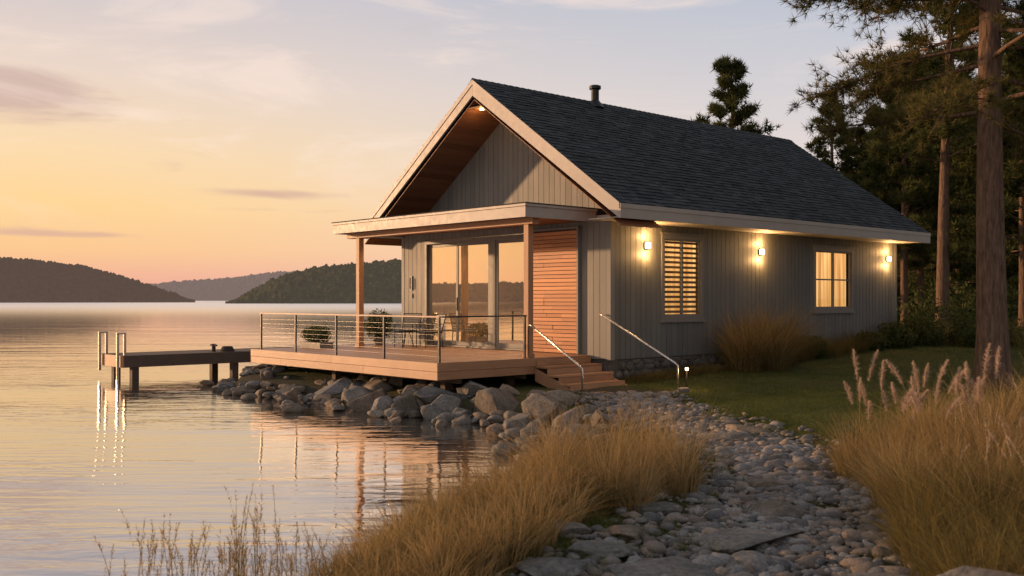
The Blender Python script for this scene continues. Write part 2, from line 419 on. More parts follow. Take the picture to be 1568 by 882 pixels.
# path
fs=RS()
for (x,y,a,bb) in [(1.2,6.9,.66,.42),(1.95,8.0,.6,.34),(.6,7.5,.34,.24),(.25,7.0,.3,.22),(3.0,13.9,.5,.32),(3.4,14.6,.4,.28),(2.8,12.8,.34,.24),(.45,8.1,.24,.18),(2.4,6.5,.35,.25),(2.35,9.0,.28,.2),(3.6,9.6,.24,.18),(1.3,8.9,.22,.17),(2.6,16.2,.36,.26),(2.2,18.2,.4,.3),(3.3,11.3,.26,.2),(2.6,10.2,.22,.16),(.9,8.0,.2,.15),(1.75,7.2,.24,.17)]:
    z=float(TZ(x,y)); fs.add(*rock((x,y,z+.03),(a,bb,.075),5,5,.4,2))
fs.build('flagstones',M['stone'])
ps=RS(); rp=np.random.default_rng(3)
pool=along(pathpts[:-1],.05)
cnt=0
while cnt<11500:
    p,d=pool[rp.integers(0,len(pool))]
    if p[1]>14 and rp.random()<.3: continue
    w=float(pathw(p[1])); nrm=np.array([d[1],-d[0]])
    o_=rp.normal(0,.62)
    if abs(o_)>1.55: continue
    q=p+nrm*o_*w
    if q[1]>20.4 or q[1]<4.2: continue
    if n2(q[0],q[1],1.3,2,31)>.54 and rp.random()<.85: continue
    s=rp.choice([rp.uniform(.014,.026),rp.uniform(.024,.04),rp.uniform(.04,.07),rp.uniform(.07,.1)],p=[.42,.4,.155,.025])
    v,f=ico(2); 
    v=v*(1+.4*(vn(v*1.3+rp.uniform(0,90,3))[:,None]-.5)*2)*np.array([s*rp.uniform(1,1.7),s*rp.uniform(.8,1.1),s*rp.uniform(.45,.8)])
    a=rp.uniform(0,6.28); ca,sa=math.cos(a),math.sin(a); v=np.stack([v[:,0]*ca-v[:,1]*sa,v[:,0]*sa+v[:,1]*ca,v[:,2]],-1)
    ps.V.append(v+np.array([q[0],q[1],0])); ps.F.append(f+ps.n); ps.T.append(np.full(len(v),rp.random())); ps.n+=len(v)
    ps.V[-1][:,2]+=s*.15+ (rp.uniform(0,.02)); cnt+=1
cen=np.array([v.mean(0)[:2] for v in ps.V]); zz=TZ(cen[:,0],cen[:,1])
for v,z in zip(ps.V,zz): v[:,2]+=z
ps.build('gravel_path',M['pebble'])

# ------------------------------------------------------------------ cabin
RZ=TH
def grp(name): return empty(name,(C0[0],C0[1],0),RZ)
cab=grp('lakeside_cabin')
UF=4.41; UG=5.05; UB=17.6; VR=-.62; VL=7.27; ZB=.95
RV=3.32; RZT=7.76; EV=-1.55; EZ=4.36; SL=(RZT-EZ)/(RV-EV); EVL=2*RV-EV
def roofz(v): return RZT-SL*abs(v-RV)
ST=.50
def boardwall(fn,s0,s1,zb,ztop,openings,w=.19,gap=.012,th=.022,brk=()):
    mb=MB(); cuts=sorted(set([s0,s1]+[o[0] for o in openings]+[o[1] for o in openings]+list(brk)))
    for a,b in zip(cuts[:-1],cuts[1:]):
        n=max(1,round((b-a)/w)); st=(b-a)/n
        for i in range(n):
            p=a+i*st+gap/2; q=a+(i+1)*st-gap/2; mid=(p+q)/2
            ivs=[(zb,None)]
            for o in openings:
                if o[0]-1e-6<mid<o[1]+1e-6:
                    ivs=[(zb,o[2])] if o[2]>zb+.02 else []
                    ivs.append((o[3],None))
            for z0,z1 in ivs:
                za=ztop(p) if z1 is None else z1; zc=ztop(q) if z1 is None else z1
                if min(za,zc)<=z0+.01: continue
                mb.hexa([fn(p,z0,0),fn(q,z0,0),fn(q,z0,th),fn(p,z0,th),fn(p,za,0),fn(q,zc,0),fn(q,zc,th),fn(p,za,th)])
    return mb
fr=lambda s,z,o:(UF-o,s,z)
fg=lambda s,z,o:(UG-o,s,z)
rt=lambda s,z,o:(s,VR-o,z)
DO=(2.05,6.2,ZB,3.92)
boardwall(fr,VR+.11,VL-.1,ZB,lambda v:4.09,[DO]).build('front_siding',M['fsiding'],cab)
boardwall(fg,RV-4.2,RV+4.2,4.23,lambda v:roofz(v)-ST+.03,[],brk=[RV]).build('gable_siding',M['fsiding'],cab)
W1=(6.15,7.75,1.80,3.84); W2=(12.8,14.95,1.95,3.78)
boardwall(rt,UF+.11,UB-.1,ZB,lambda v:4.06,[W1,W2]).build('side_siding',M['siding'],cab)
mb=MB()
def backing(fnbox,s0,s1,zb,zt,ops):
    cuts=sorted(set([s0,s1]+[o[0] for o in ops]+[o[1] for o in ops]))
    for a,b_ in zip(cuts[:-1],cuts[1:]):
        mid=(a+b_)/2; done=False
        for o in ops:
            if o[0]<mid<o[1]:
                if o[2]>zb: fnbox(a,b_,zb,o[2])
                fnbox(a,b_,o[3],zt); done=True
        if not done: fnbox(a,b_,zb,zt)
backing(lambda a,b_,z0,z1: mb.box(UF+.003,UF+.12,a,b_,z0,z1),VR+.01,VL-.01,ZB,4.09,[DO])
backing(lambda a,b_,z0,z1: mb.box(a,b_,VR+.003,VR+.12,z0,z1),UF+.13,UB-.01,ZB,4.05,[W1,W2])
def tri(u0,u1):
    mb.hexa([(u0,RV-4.1,4.21),(u1,RV-4.1,4.21),(u1,RV+4.1,4.21),(u0,RV+4.1,4.21),
         (u0,RV-.02,roofz(RV)-ST),(u1,RV-.02,roofz(RV)-ST),(u1,RV+.02,roofz(RV)-ST),(u0,RV+.02,roofz(RV)-ST)])
tri(UG+.003,UG+.12)
mb.box(UB-.12,UB,VR+.13,VL-.13,.3,4.2); mb.box(UF+.13,UB-.01,VL-.12,VL-.01,.3,4.05)
tri(UB-.12,UB)
mb.build('wall_core',M['back'],cab)
mb=MB(); mb.box(UF-.03,UG+.1,VR-.55,VL+.5,4.10,4.20); mb.build('gable_ledge',M['pale'],cab)
mb=MB()
mb.box(UF-.035,UF+.10,VR-.035,VR+.10,ZB-.02,4.04); mb.box(UF-.03,UF+.1,VL-.1,VL+.03,ZB,4.04)
mb.build('front_corner_boards',M['fsiding'],cab,bevel=.004)
mb=MB(); mb.box(UB-.1,UB+.03,VR-.035,VR+.10,ZB-.02,4.04); mb.build('rear_corner_board',M['siding'],cab,bevel=.004)
# foundation
mb=MB(); mb.box(UF+.03,UB-.03,VR+.02,VL-.03,-.1,ZB-.005); mb.build('foundation_core',M['fstone'],cab)
fr_=RS()
for row,zc in enumerate((.38,.58,.78,.9)):
    u=UF+.1+row*.1
    while u<UB-.05:
        w=rng.uniform(.2,.42); fr_.add(*rock((u+w/2,VR+.03,zc),(w*.56,.07,.12),3,4,.2,0)) ; u+=w
F_=fr_.build('foundation_stones',M['fstone'],cab)
vv=np.empty(len(F_.data.vertices)*3,np.float32); F_.data.vertices.foreach_get('co',vv); vv=vv.reshape(-1,3)
vv[:,2]=np.minimum(vv[:,2],ZB-.03); F_.data.vertices.foreach_set('co',vv.ravel())

# roof structure
U0=3.69; U1=17.9
mb=MB()
for sgn in (-1,1):
    ve=RV+sgn*(RV-EV)
    a=[(U0+.04,RV,RZT-.2),(U1-.04,RV,RZT-.2),(U1-.04,ve-sgn*.03,EZ-.18),(U0+.04,ve-sgn*.03,EZ-.18)]
    b_=[(p[0],p[1],p[2]+.17) for p in a]
    mb.hexa(a+b_,.3)
mb.build('roof_deck',M['joist'],cab)
mb=MB(); ca_=1/math.sqrt(1+SL*SL); sa_=SL*ca_; LEN=(RV-EV)/ca_
for sgn in (-1,1):
    def P3(u,t,h,sgn=sgn):
        vo=(RV-EV)-t*ca_+ h*sa_
        return (u,RV+sgn*vo,EZ+t*sa_+h*ca_-.012)
    nrow=36; ex=LEN/nrow
    for r in range(nrow):
        u=U0-.02-(r%2)*.07
        while u<U1+.02:
            w=random.choice((.14,.2,.28,.36)); ua=max(u,U0-.025); ub=min(u+w-.004,U1+.03); u+=w
            if ub-ua<.03: continue
            t0=r*ex-random.choice((0,0,.012,.035)) ; t1=(r+1)*ex+.01
            hh=random.uniform(.018,.034)
            mb.hexa([P3(ua,t0,0),P3(ub,t0,0),P3(ub,t1,0),P3(ua,t1,0),P3(ua,t0,hh),P3(ub,t0,hh),P3(ub,t1,.006),P3(ua,t1,.006)])
u=U0-.03
while u<U1:
    mb.hexa([(u,RV-.14,RZT-.10),(u+.24,RV-.14,RZT-.10),(u+.24,RV+.14,RZT-.10),(u,RV+.14,RZT-.10),(u,RV-.01,RZT+.04),(u+.24,RV-.01,RZT+.025),(u+.24,RV+.01,RZT+.025),(u,RV+.01,RZT+.04)]); u+=.21
mb.build('roof_shingles',M['roof'],cab)
mb=MB()
for sgn in (-1,1):
    ve=RV+sgn*(RV-EV)
    for (ua,ub) in ((U0-.02,U0+.035),(U1-.035,U1+.02)):
        lo=.40
        mb.hexa([(ua,RV,RZT-lo),(ub,RV,RZT-lo),(ub,ve,EZ-.34),(ua,ve,EZ-.34),(ua,RV,RZT-.02),(ub,RV,RZT-.02),(ub,ve,EZ-.02),(ua,ve,EZ-.02)],.5)
    mb.hexa([(U0-.035,RV,RZT-.13),(U0-.021,RV,RZT-.13),(U0-.021,ve,EZ-.13),(U0-.035,ve,EZ-.13),(U0-.035,RV,RZT-.0),(U0-.021,RV,RZT-.0),(U0-.021,ve,EZ-.0),(U0-.035,ve,EZ-.0)],.9)
    y0,y1=(ve-.03,ve+.0) if sgn<0 else (ve,ve+.03)
    mb.box(U0-.02,U1+.02,y0,y1,EZ-.33,EZ-.03,.5)
    y0,y1=(ve-.045,ve-.031) if sgn<0 else (ve+.031,ve+.045)
    mb.box(U0-.03,U1+.02,y0,y1,EZ-.12,EZ-.02,.9)
mb.build('fascia_boards',M['trim'],cab,bevel=.003)
mb=MB(); 
for i in range(48):
    a=U0+.05+i*(U1-U0-.1)/48; mb.box(a,a+(U1-U0-.1)/48-.006,EV+.005,VR+.05,EZ-.31,EZ-.29)
mb.box(U0+.05,U1-.05,VL-.05,EVL-.005,EZ-.31,EZ-.29)
mb.build('eave_soffit',M['pale'],cab)
mb=MB()
for sgn in (-1,1):
    n=30
    for i in range(n):
        a=i*(RV-EV)/n; b2=(i+1)*(RV-EV)/n-.01
        za=RZT-ST-SL*a; zb=RZT-ST-SL*b2
        mb.hexa([(U0+.036,RV+sgn*a,za),(UG+.05,RV+sgn*a,za),(UG+.05,RV+sgn*b2,zb),(U0+.036,RV+sgn*b2,zb),
                 (U0+.036,RV+sgn*a,za+.02),(UG+.05,RV+sgn*a,za+.02),(UG+.05,RV+sgn*b2,zb+.02),(U0+.036,RV+sgn*b2,zb+.02)])
mb.box(U0+.05,UG-.03,RV-.24,RV+.24,RZT-ST-.19,RZT-ST-.17)
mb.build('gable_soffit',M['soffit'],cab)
mb=MB(); mb.tube([(3.98,RV,RZT-ST-.191),(3.98,RV,RZT-ST-.22)],.05,14); mb.build('gable_downlight',M['dlamp'],cab)
mb=MB(); cp=(8.0,RV-.1)
mb.tube([(cp[0],cp[1],7.5),(cp[0],cp[1],8.1)],.11,18,.2); mb.tube([(cp[0],cp[1],8.1),(cp[0],cp[1],8.12),(cp[0],cp[1],8.2),(cp[0],cp[1],8.22)],[.13,.165,.165,.12],18,.2)
mb.tube([(cp[0],cp[1],7.6),(cp[0],cp[1],7.8)],[.26,.12],18,.2)
mb.build('vent_pipe',M['black'],cab)

# porch roof
mb=MB(); PU0,PV0,PV1=2.2,-.2,7.31
mb.box(PU0,UF-.035,PV0,PV1,4.12,4.28,.5)
mb.build('porch_roof_slab',M['joist'],cab)
mb=MB()
mb.box(PU0-.03,PU0-.001,PV0-.03,PV1+.03,4.05,4.28,.4); mb.box(PU0,UF-.04,PV0-.03,PV0-.001,4.05,4.28,.4); mb.box(PU0,UF-.04,PV1+.001,PV1+.03,4.05,4.28,.4)
mb.box(PU0-.055,UF-.04,PV0-.055,PV1+.055,4.283,4.34,.9)
mb.build('porch_fascia',M['trim'],cab,bevel=.004)
mb=MB(); mb.box(PU0-.07,UF-.035,PV0-.07,PV1+.07,4.342,4.362,.1); mb.box(UF-.03,UG-.03,PV0-.07,PV1+.07,4.21,4.36,.1); mb.build('porch_roofing',M['roof'],cab)
mb=MB()
n=20
for i in range(n):
    a=PU0+.001+i*(UF-.04-PU0)/n; mb.box(a,a+(UF-.04-PU0)/n-.007,PV0+.001,PV1-.001,4.085,4.115)
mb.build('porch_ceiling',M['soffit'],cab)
mb=MB()
for v in (.8,2.6,4.4,6.2): mb.tube([(3.2,v,4.084),(3.2,v,4.07)],.05,14)
mb.build('porch_downlights',M['dlamp'],cab)
mb=MB()
for v in (.14,6.72):
    mb.box(2.53,2.68,v-.075,v+.075,1.035,4.07)
    mb.box(2.51,2.70,v-.095,v+.095,1.035,1.12)
mb.box(2.5,2.7,-.1,7.2,3.93,4.075)
mb.build('porch_posts',M['post'],cab,bevel=.006)

# cedar slat panel
mb=MB(); z=1.05; mb.box(UF-.06,UF-.023,.38,1.95,1.04,3.93,.0)
mb2=MB()
while z<3.9:
    h=.078; v=.33
    while v<1.98:
        L=random.choice((.5,.8,1.1,1.7)); v1=min(1.98,v+L)
        mb2.box(UF-.10-random.uniform(0,.012),UF-.061,v,v1-.003,z,z+h); v=v1
    z+=h+.014
mb.build('panel_backing',M['joist'],cab); mb2.build('cedar_slat_panel',M['panel'],cab)
mb=MB(); mb.box(UF-.12,UF-.023,.28,.327,1.04,3.98); mb.box(UF-.12,UF-.023,1.983,2.03,1.04,3.98); mb.box(UF-.12,UF-.023,.328,1.982,3.93,3.98); mb.build('panel_frame',M['fsiding'],cab)

# sliding doors
mb=MB(); gl=MB()
v0,v1,z0,z1=2.05,6.2,1.04,3.9
mb.box(UF-.05,UF+.1,v0,v0+.07,z0,z1); mb.box(UF-.05,UF+.1,v1-.09,v1,z0,z1); mb.box(UF-.05,UF+.1,v0+.07,v1-.09,z1-.1,z1); mb.box(UF-.05,UF+.1,v0+.07,v1-.09,z0,z0+.05)
mb.box(UF-.04,UF+.09,3.26,3.48,z0+.05,z1-.1)
def sash(a,b_,uo):
    f=.075
    mb.box(uo,uo+.04,a,a+f,z0+.052,z1-.102); mb.box(uo,uo+.04,b_-f,b_,z0+.052,z1-.102)
    mb.box(uo,uo+.04,a+f,b_-f,z0+.052,z0+.16); mb.box(uo,uo+.04,a+f,b_-f,z1-.19,z1-.102)
    gl.quad((uo+.018,a+f,z0+.16),(uo+.018,b_-f,z0+.16),(uo+.018,b_-f,z1-.19),(uo+.018,a+f,z1-.19))
sash(2.125,3.255,UF-.02); sash(3.485,4.86,UF-.02); sash(4.80,6.105,UF+.035)
mb.build('door_frames',M['wintrim'],cab,bevel=.003); gl.build('door_glass',M['doorglass'],cab)
mb=MB(); mb.box(UF-.045,UF-.02,4.8,4.83,2.0,2.35); mb.box(UF-.05,UF-.03,6.78,6.84,2.55,2.95); mb.tube([(UF-.09,6.81,2.6),(UF-.09,6.81,2.9)],.016,8); mb.box(UF-.05,UF-.023,6.77,6.85,2.34,2.46)
mb.build('door_hardware',M['black'],cab)
mb=MB(); mb.box(UF+.15,11,VR+.3,VL-.2,.96,1.03); mb.box(UF+.15,11,VR+.3,VL-.2,4.0,4.04); mb.box(10.9,11,VR+.3,VL-.2,1.03,4.0)
mb.box(UF+.15,10.9,1.2,1.3,1.03,4.0); mb.box(UF+.15,10.9,VL-.3,VL-.2,1.03,4.0)
mb.build('interior_walls',M['inwall'],cab)
mb=MB(); mb.box(7,8,2.6,4.8,1.03,1.45); mb.box(7.85,8.1,2.6,4.8,1.45,1.85); mb.box(7,8,2.4,2.6,1.03,1.65); mb.box(7,8,4.8,5.0,1.03,1.65); mb.build('sofa_inside',M['ceramic'],cab,bevel=.04)

# side windows
def window(W,kind):
    a,b_,z0,z1=W; mb=MB(); t=.1
    y0,y1=VR-.05,VR+.06
    mb.box(a,a+t,y0,y1,z0,z1); mb.box(b_-t,b_,y0,y1,z0,z1); mb.box(a+t,b_-t,y0,y1,z1-t,z1); mb.box(a+t,b_-t,y0,y1,z0,z0+t)
    mb.box(a-.05,b_+.05,VR-.085,VR-.024,z0-.05,z0-.002); mb.box(a-.04,b_+.04,VR-.07,VR-.024,z1+.002,z1+.05)
    A,B,C,D=a+t,b_-t,z0+t,z1-t; s=.045; yy0,yy1=VR-.02,VR+.04
    mb.box(A,A+s,yy0,yy1,C,D); mb.box(B-s,B,yy0,yy1,C,D); mb.box(A+s,B-s,yy0,yy1,C,C+s); mb.box(A+s,B-s,yy0,yy1,D-s,D)
    mid=(A+B)/2
    mb.box(mid-.035,mid+.035,yy0,yy1,C+s,D-s)
    if kind==2:
        zm=(C+D)/2
        mb.box(A+s,mid-.036,yy0+.01,yy1-.01,zm-.02,zm+.02); mb.box(mid+.036,B-s,yy0+.01,yy1-.01,zm-.02,zm+.02)
    mb.build('window_frame',M['wintrim'],cab,bevel=.003)
    g=MB(); g.quad((A+s,VR+.042,C+s),(B-s,VR+.042,C+s),(B-s,VR+.042,D-s),(A+s,VR+.042,D-s)); g.build('window_glass',M['winglass'],cab)
    n=90; V=[];F=[]
    us=np.linspace(a,b_,n); fold=.03*np.sin(us*38)+.02*np.sin(us*23)
    for i,u in enumerate(us): V+=[(u,VR+.2+fold[i],z0),(u,VR+.2+fold[i],z1)]
    for i in range(n-1): F.append((2*i,2*i+2,2*i+3,2*i+1))
    me=npmesh('curtain',V,F,smooth=True); link(bpy.data.objects.new('curtain',me),cab,M['curtain'])
    if kind==1:
        sh=MB(); zz=C+s+.03; 
        while zz<D-s-.04:
            for (p,q) in ((A+s+.01,mid-.045),(mid+.045,B-s-.01)):
                sh.hexa([(p,VR-.01,zz),(q,VR-.01,zz),(q,VR+.03,zz+.045),(p,VR+.03,zz+.045),(p,VR-.012,zz+.012),(q,VR-.012,zz+.012),(q,VR+.028,zz+.06),(p,VR+.028,zz+.06)])
            zz+=.118
        sh.build('shutter_louvres',M['shutter'],cab)
window(W1,1); window(W2,2)

def point(name,loc,power,col,parent,size=.04,typ='POINT',rot=None,angle=None):
    l=bpy.data.lights.new(name,typ); l.energy=power; l.color=col; l.shadow_soft_size=size
    if angle: l.spot_size=angle; l.spot_blend=.7
    o=bpy.data.objects.new(name,l); o.location=loc; o.parent=parent
    if rot: o.rotation_euler=rot
    scene.collection.objects.link(o); return o
WARM=(1,.54,.2)
for u in (5.58,10.18,17.0):
    mb=MB(); mb.box(u-.05,u+.05,VR-.05,VR-.023,3.44,3.64); mb.box(u-.065,u+.065,VR-.15,VR-.05,3.62,3.635); mb.box(u-.065,u+.065,VR-.15,VR-.05,3.455,3.47)
    mb.build('sconce_bracket',M['black'],cab)
    mb=MB(); mb.box(u-.055,u+.055,VR-.14,VR-.055,3.472,3.618); mb.build('sconce_lamp',M['lamp'],cab,bevel=.01)
    point('sconce_light_up',(u,VR-.17,3.76),30,WARM,cab); point('sconce_light_down',(u,VR-.17,3.34),34,WARM,cab)
point('gable_light',(3.98,RV,RZT-ST-.30),8,WARM,cab)
for v in (.8,2.6,4.4,6.2): point('porch_light',(3.2,v,4.03),55,(1,.62,.32),cab,.05,'SPOT',(0,0,0),R(130))
point('room_light',(6.5,4.2,3.6),190,(1,.66,.34),cab,.2)

# ------------------------------------------------------------------ deck
dk=grp('wooden_deck'); DZ=1.03; DL=7.75
mb=MB(); nb=31; w=4.36/nb
for i in range(nb):
    a=i*w; v=0.0
    while v<DL:
        L=random.choice((2.4,3.0,3.6)); v1=min(DL,v+L)
        if v1>DL-.5: v1=DL
        mb.box(a+.0,a+w-.006,v,v1-.003,DZ-.032,DZ); v=v1
mb.build('deck_boards',M['deck'],dk,bevel=.003)
mb=MB()
mb.box(-.035,-.002,-.037,3.9,DZ-.175,DZ-.002); mb.box(-.035,-.002,3.903,DL,DZ-.175,DZ-.002)
mb.box(-.03,-.002,-.032,2.6,DZ-.345,DZ-.18); mb.box(-.03,-.002,2.603,6.2,DZ-.345,DZ-.18); mb.box(-.03,-.002,6.203,DL,DZ-.345,DZ-.18)
mb.build('front_fascia',M['deck'],dk,bevel=.004)
mb=MB()
mb.box(-.002,4.36,-.037,-.004,DZ-.175,DZ-.002); mb.box(-.002,4.36,-.032,-.004,DZ-.345,DZ-.18)
mb.box(-.002,4.36,DL+.001,DL+.035,DZ-.345,DZ-.002)
mb.build('side_fascia',M['decku'],dk,bevel=.004)
mb=MB()
for i in range(14): v=.3+i*.56; mb.box(.0,4.3,v,v+.05,DZ-.28,DZ-.035)
for u in (.6,2.4,4.1):
    mb.box(u,u+.1,.1,DL-.1,DZ-.45,DZ-.281)
    for v in (.5,2.6,4.7,7.0): mb.box(u-.02,u+.13,v,v+.15,-.5,DZ-.45)
mb.build('deck_frame',M['joist'],dk)
mb=MB(); cb=MB(); cap=MB()
pv=[.06,1.98,3.88,5.7,7.42]
for v in pv: mb.box(.07,.11,v-.022,v+.022,DZ,1.93)
for u in (2.40,): mb.box(u,u+.04,.04,.08,DZ,1.93)
for k in range(7):
    z=DZ+.12+k*.108
    cb.tube([(.09,.06,z),(.09,7.42,z)],.002,5,.5); cb.tube([(.09,.06,z),(2.42,.06,z)],.002,5,.5)
cap.box(.055,.125,.02,7.47,1.93,1.965,.6)
mb.box(.126,2.46,.03,.09,1.93,1.96)
mb.build('railing_posts',M['black'],dk,bevel=.002); cb.build('railing_cables',M['steel'],dk); cap.build('railing_cap',M['rail'],dk,bevel=.005)
mb=MB(); rz=(DZ-.34)/4
for k in range(1,4):
    zt=DZ-k*rz; v1=-.04-(k-1)*.34; v0=v1-.36
    mb.box(2.62,4.38,v0,v1-.17-.003,zt-.045,zt); mb.box(2.62,4.38,v1-.17,v1,zt-.045,zt)
    mb.box(2.66,4.36,v1-.03,v1-.005,zt+.002,zt+rz-.05)
mb.box(2.62,4.38,-1.5,-1.08,.30,.36)
mb.box(2.66,4.36,-1.09,-1.065,.362,.36+rz-.05)
mb.build('stair_treads',M['decku'],dk,bevel=.005)
mb=MB()
for u in (2.63,4.33):
    mb.hexa([(u,-.04,DZ-.5),(u+.04,-.04,DZ-.5),(u+.04,-.04,DZ-.22),(u,-.04,DZ-.22),(u,-1.42,.1),(u+.04,-1.42,.1),(u+.04,-1.42,.32),(u,-1.42,.32)])
mb.build('stair_stringers',M['decku'],dk)
mb=MB()
mb.tube([(2.52,.06,1.06),(2.52,.06,1.72),(2.52,-.02,1.755),(2.52,-1.5,.93),(2.52,-1.56,.88),(2.52,-1.56,.25)],.02,10,.5)
mb.tube([(4.3,-.40,1.97),(4.3,-.47,1.95),(4.3,-2.52,.98),(4.3,-2.6,.92),(4.3,-2.6,.3)],.02,10,.5)
mb.build('stair_handrails',M['steel'],dk,smooth=True)

gx,gy=toW(4.45,-2.72); gz=float(TZ(gx,gy))
gl_=empty('garden_light',(gx,gy,gz))
mb=MB(); mb.tube([(0,0,-.1),(0,0,.42)],.015,10); mb.tube([(0,0,.475),(0,0,.49)],[.045,.02],14); mb.build('stake',M['black'],gl_)
mb=MB(); mb.tube([(0,0,.42),(0,0,.475)],.032,14); mb.build('lamp_head',M['lamp'],gl_)
point('bulb',(0.0,-.1,.45),14,WARM,gl_,.04)

# ------------------------------------------------------------------ deck furniture
def leafball(rx,ry,rz,n,size,seed,holes=.4,squash=0):
    rg=np.random.default_rng(seed)
    d=rg.normal(size=(n,3)); d/=np.linalg.norm(d,axis=1)[:,None]
    r=rg.uniform(.35,1,n)**.6
    k=fbm(d*2.2+seed,3); r=r*(.6+.9*k)
    c=d*r[:,None]*np.array([rx,ry,rz])
    a=rg.normal(size=(n,3)); a/=np.linalg.norm(a,axis=1)[:,None]; b_=np.cross(a,rg.normal(size=(n,3))); b_/=np.linalg.norm(b_,axis=1)[:,None]
    s=size*rg.uniform(.6,1.3,n)[:,None]
    V=np.stack([c-a*s,c+b_*s*.4,c+a*s,c-b_*s*.4],1).reshape(-1,3)
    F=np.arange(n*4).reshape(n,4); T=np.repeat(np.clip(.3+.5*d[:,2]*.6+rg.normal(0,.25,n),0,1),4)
    return V,F,T
def plant(name,u,v,z,pot,ball,n,size,seed):
    x,y=toW(u,v); e=empty(name,(x,y,z),RZ)
    mb=MB()
    if pot=='round':
        mb.tube([(0,0,0),(0,0,.02),(0,0,.22),(0,0,.24),(0,0,.2)],[.11,.12,.17,.175,.15],18); h=.2
        mb.build('pot',M['ceramic'],e,smooth=False)
    else:
        mb.box(-.2,.2,-.5,.5,0,.12); mb.box(-.22,.22,-.52,.52,.12,.15); mb.build('planter_box',M['ceramic'],e,bevel=.01); h=.14
    V,F,T=leafball(*ball,n,size,seed); V[:,2]+=h+ball[2]*.85
    me=npmesh('foliage',V,F,T); link(bpy.data.objects.new('foliage',me),e,M['leaf'])
    st=MB()
    for i in range(14):
        a=random.uniform(0,6.28); st.tube([(0,0,h-.05),(math.cos(a)*ball[0]*.6,math.sin(a)*ball[1]*.6,h+ball[2]*1.3)],[.01,.004],5)
    st.build('stems',M['bark'],e)
plant('planter_shrub',1.6,7.25,DZ,'box',(.3,.6,.24),2200,.032,5)
plant('potted_plant',3.6,7.3,DZ,'round',(.42,.42,.42),1700,.04,8)
def chair(u,v,rot):
    x,y=toW(u,v); e=empty('patio_chair',(x,y,DZ),RZ+rot); mb=MB()
    for sx in (-.26,.26):
        mb.tube([(sx,-.26,0),(sx,-.26,.6),(sx,.24,.62)],.014,8); mb.tube([(sx,.26,0),(sx,.22,.42),(sx,.36,.88)],.014,8); mb.tube([(sx,-.26,.4),(sx,.22,.4)],.013,8)
    mb.tube([(-.26,-.26,.4),(.26,-.26,.4)],.013,8); mb.tube([(-.26,.36,.88),(.26,.36,.88)],.013,8)
    mb.build('frame',M['black'],e)
    mb=MB()
    for i in range(6): mb.box(-.25,.25,-.25+i*.08,-.25+i*.08+.065,.41,.425)
    for i in range(7):
        t=i/7; yb=.23+.125*t; zb_=.46+.4*t; mb.box(-.25,.25,yb,yb+.012,zb_,zb_+.045)
    mb.build('slats',M['wintrim'],e)
chair(3.75,6.15,R(-60)); chair(3.85,5.3,R(-100))
x,y=toW(3.4,5.7); e=empty('side_table',(x,y,DZ)); mb=MB(); mb.tube([(0,0,.43),(0,0,.46)],.24,24)
for a in (0,2.1,4.2): mb.tube([(.05*math.cos(a),.05*math.sin(a),.43),(.2*math.cos(a),.2*math.sin(a),0)],.012,6)
mb.build('table',M['black'],e)

# ------------------------------------------------------------------ dock
dc=grp('boat_dock'); Z0=.69
mb=MB(); u=-1.36
while u<10.5: mb.box(u,u+.138,12.8,14.6,Z0-.03,Z0); u+=.145
mb.build('dock_planks',M['joist'],dc)
mb=MB(); mb.box(-1.40,-1.362,12.76,14.64,Z0-.34,Z0-.004); mb.build('dock_end_board',M['decku'],dc,bevel=.004)  # lighter cedar than the dock sides: the lit end painted in by colour
mb=MB(); mb.box(-1.36,10.5,12.76,12.798,Z0-.34,Z0-.004); mb.box(-1.36,10.5,14.602,14.64,Z0-.34,Z0-.004)
for u in (-1.1,2.0,5.4,9.0):
    for v in (12.95,14.35): mb.box(u,u+.2,v-.1,v+.1,-1,Z0-.031)
    mb.box(u+.21,u+.26,12.8,14.6,Z0-.3,Z0-.032)
mb.build('dock_frame',M['joist'],dc)
mb=MB()
for v in (12.98,14.4):
    mb.box(-1.30,-1.23,v-.035,v+.035,Z0,1.30); mb.box(-1.50,-1.43,v-.035,v+.035,-.6 if v<13 else .2,1.30); mb.box(-1.50,-1.23,v-.035,v+.035,1.301,1.35)
mb.build('dock_ladder',M['steel'],dc,bevel=.006)
mb=MB(); mb.tube([(1.6,13.3,Z0),(1.6,13.3,Z0+.24)],[.06,.06],10); mb.tube([(1.6,13.1,Z0+.2),(1.6,13.5,Z0+.2)],.03,8)
for k in range(4):
    rr=.2-.02*k; mb.tube([(2.0+rr*math.cos(a*.5236),13.2+rr*math.sin(a*.5236),Z0+.03+.035*k) for a in range(13)],.025,6)
mb.build('mooring_cleat_and_rope',M['rope'],dc)

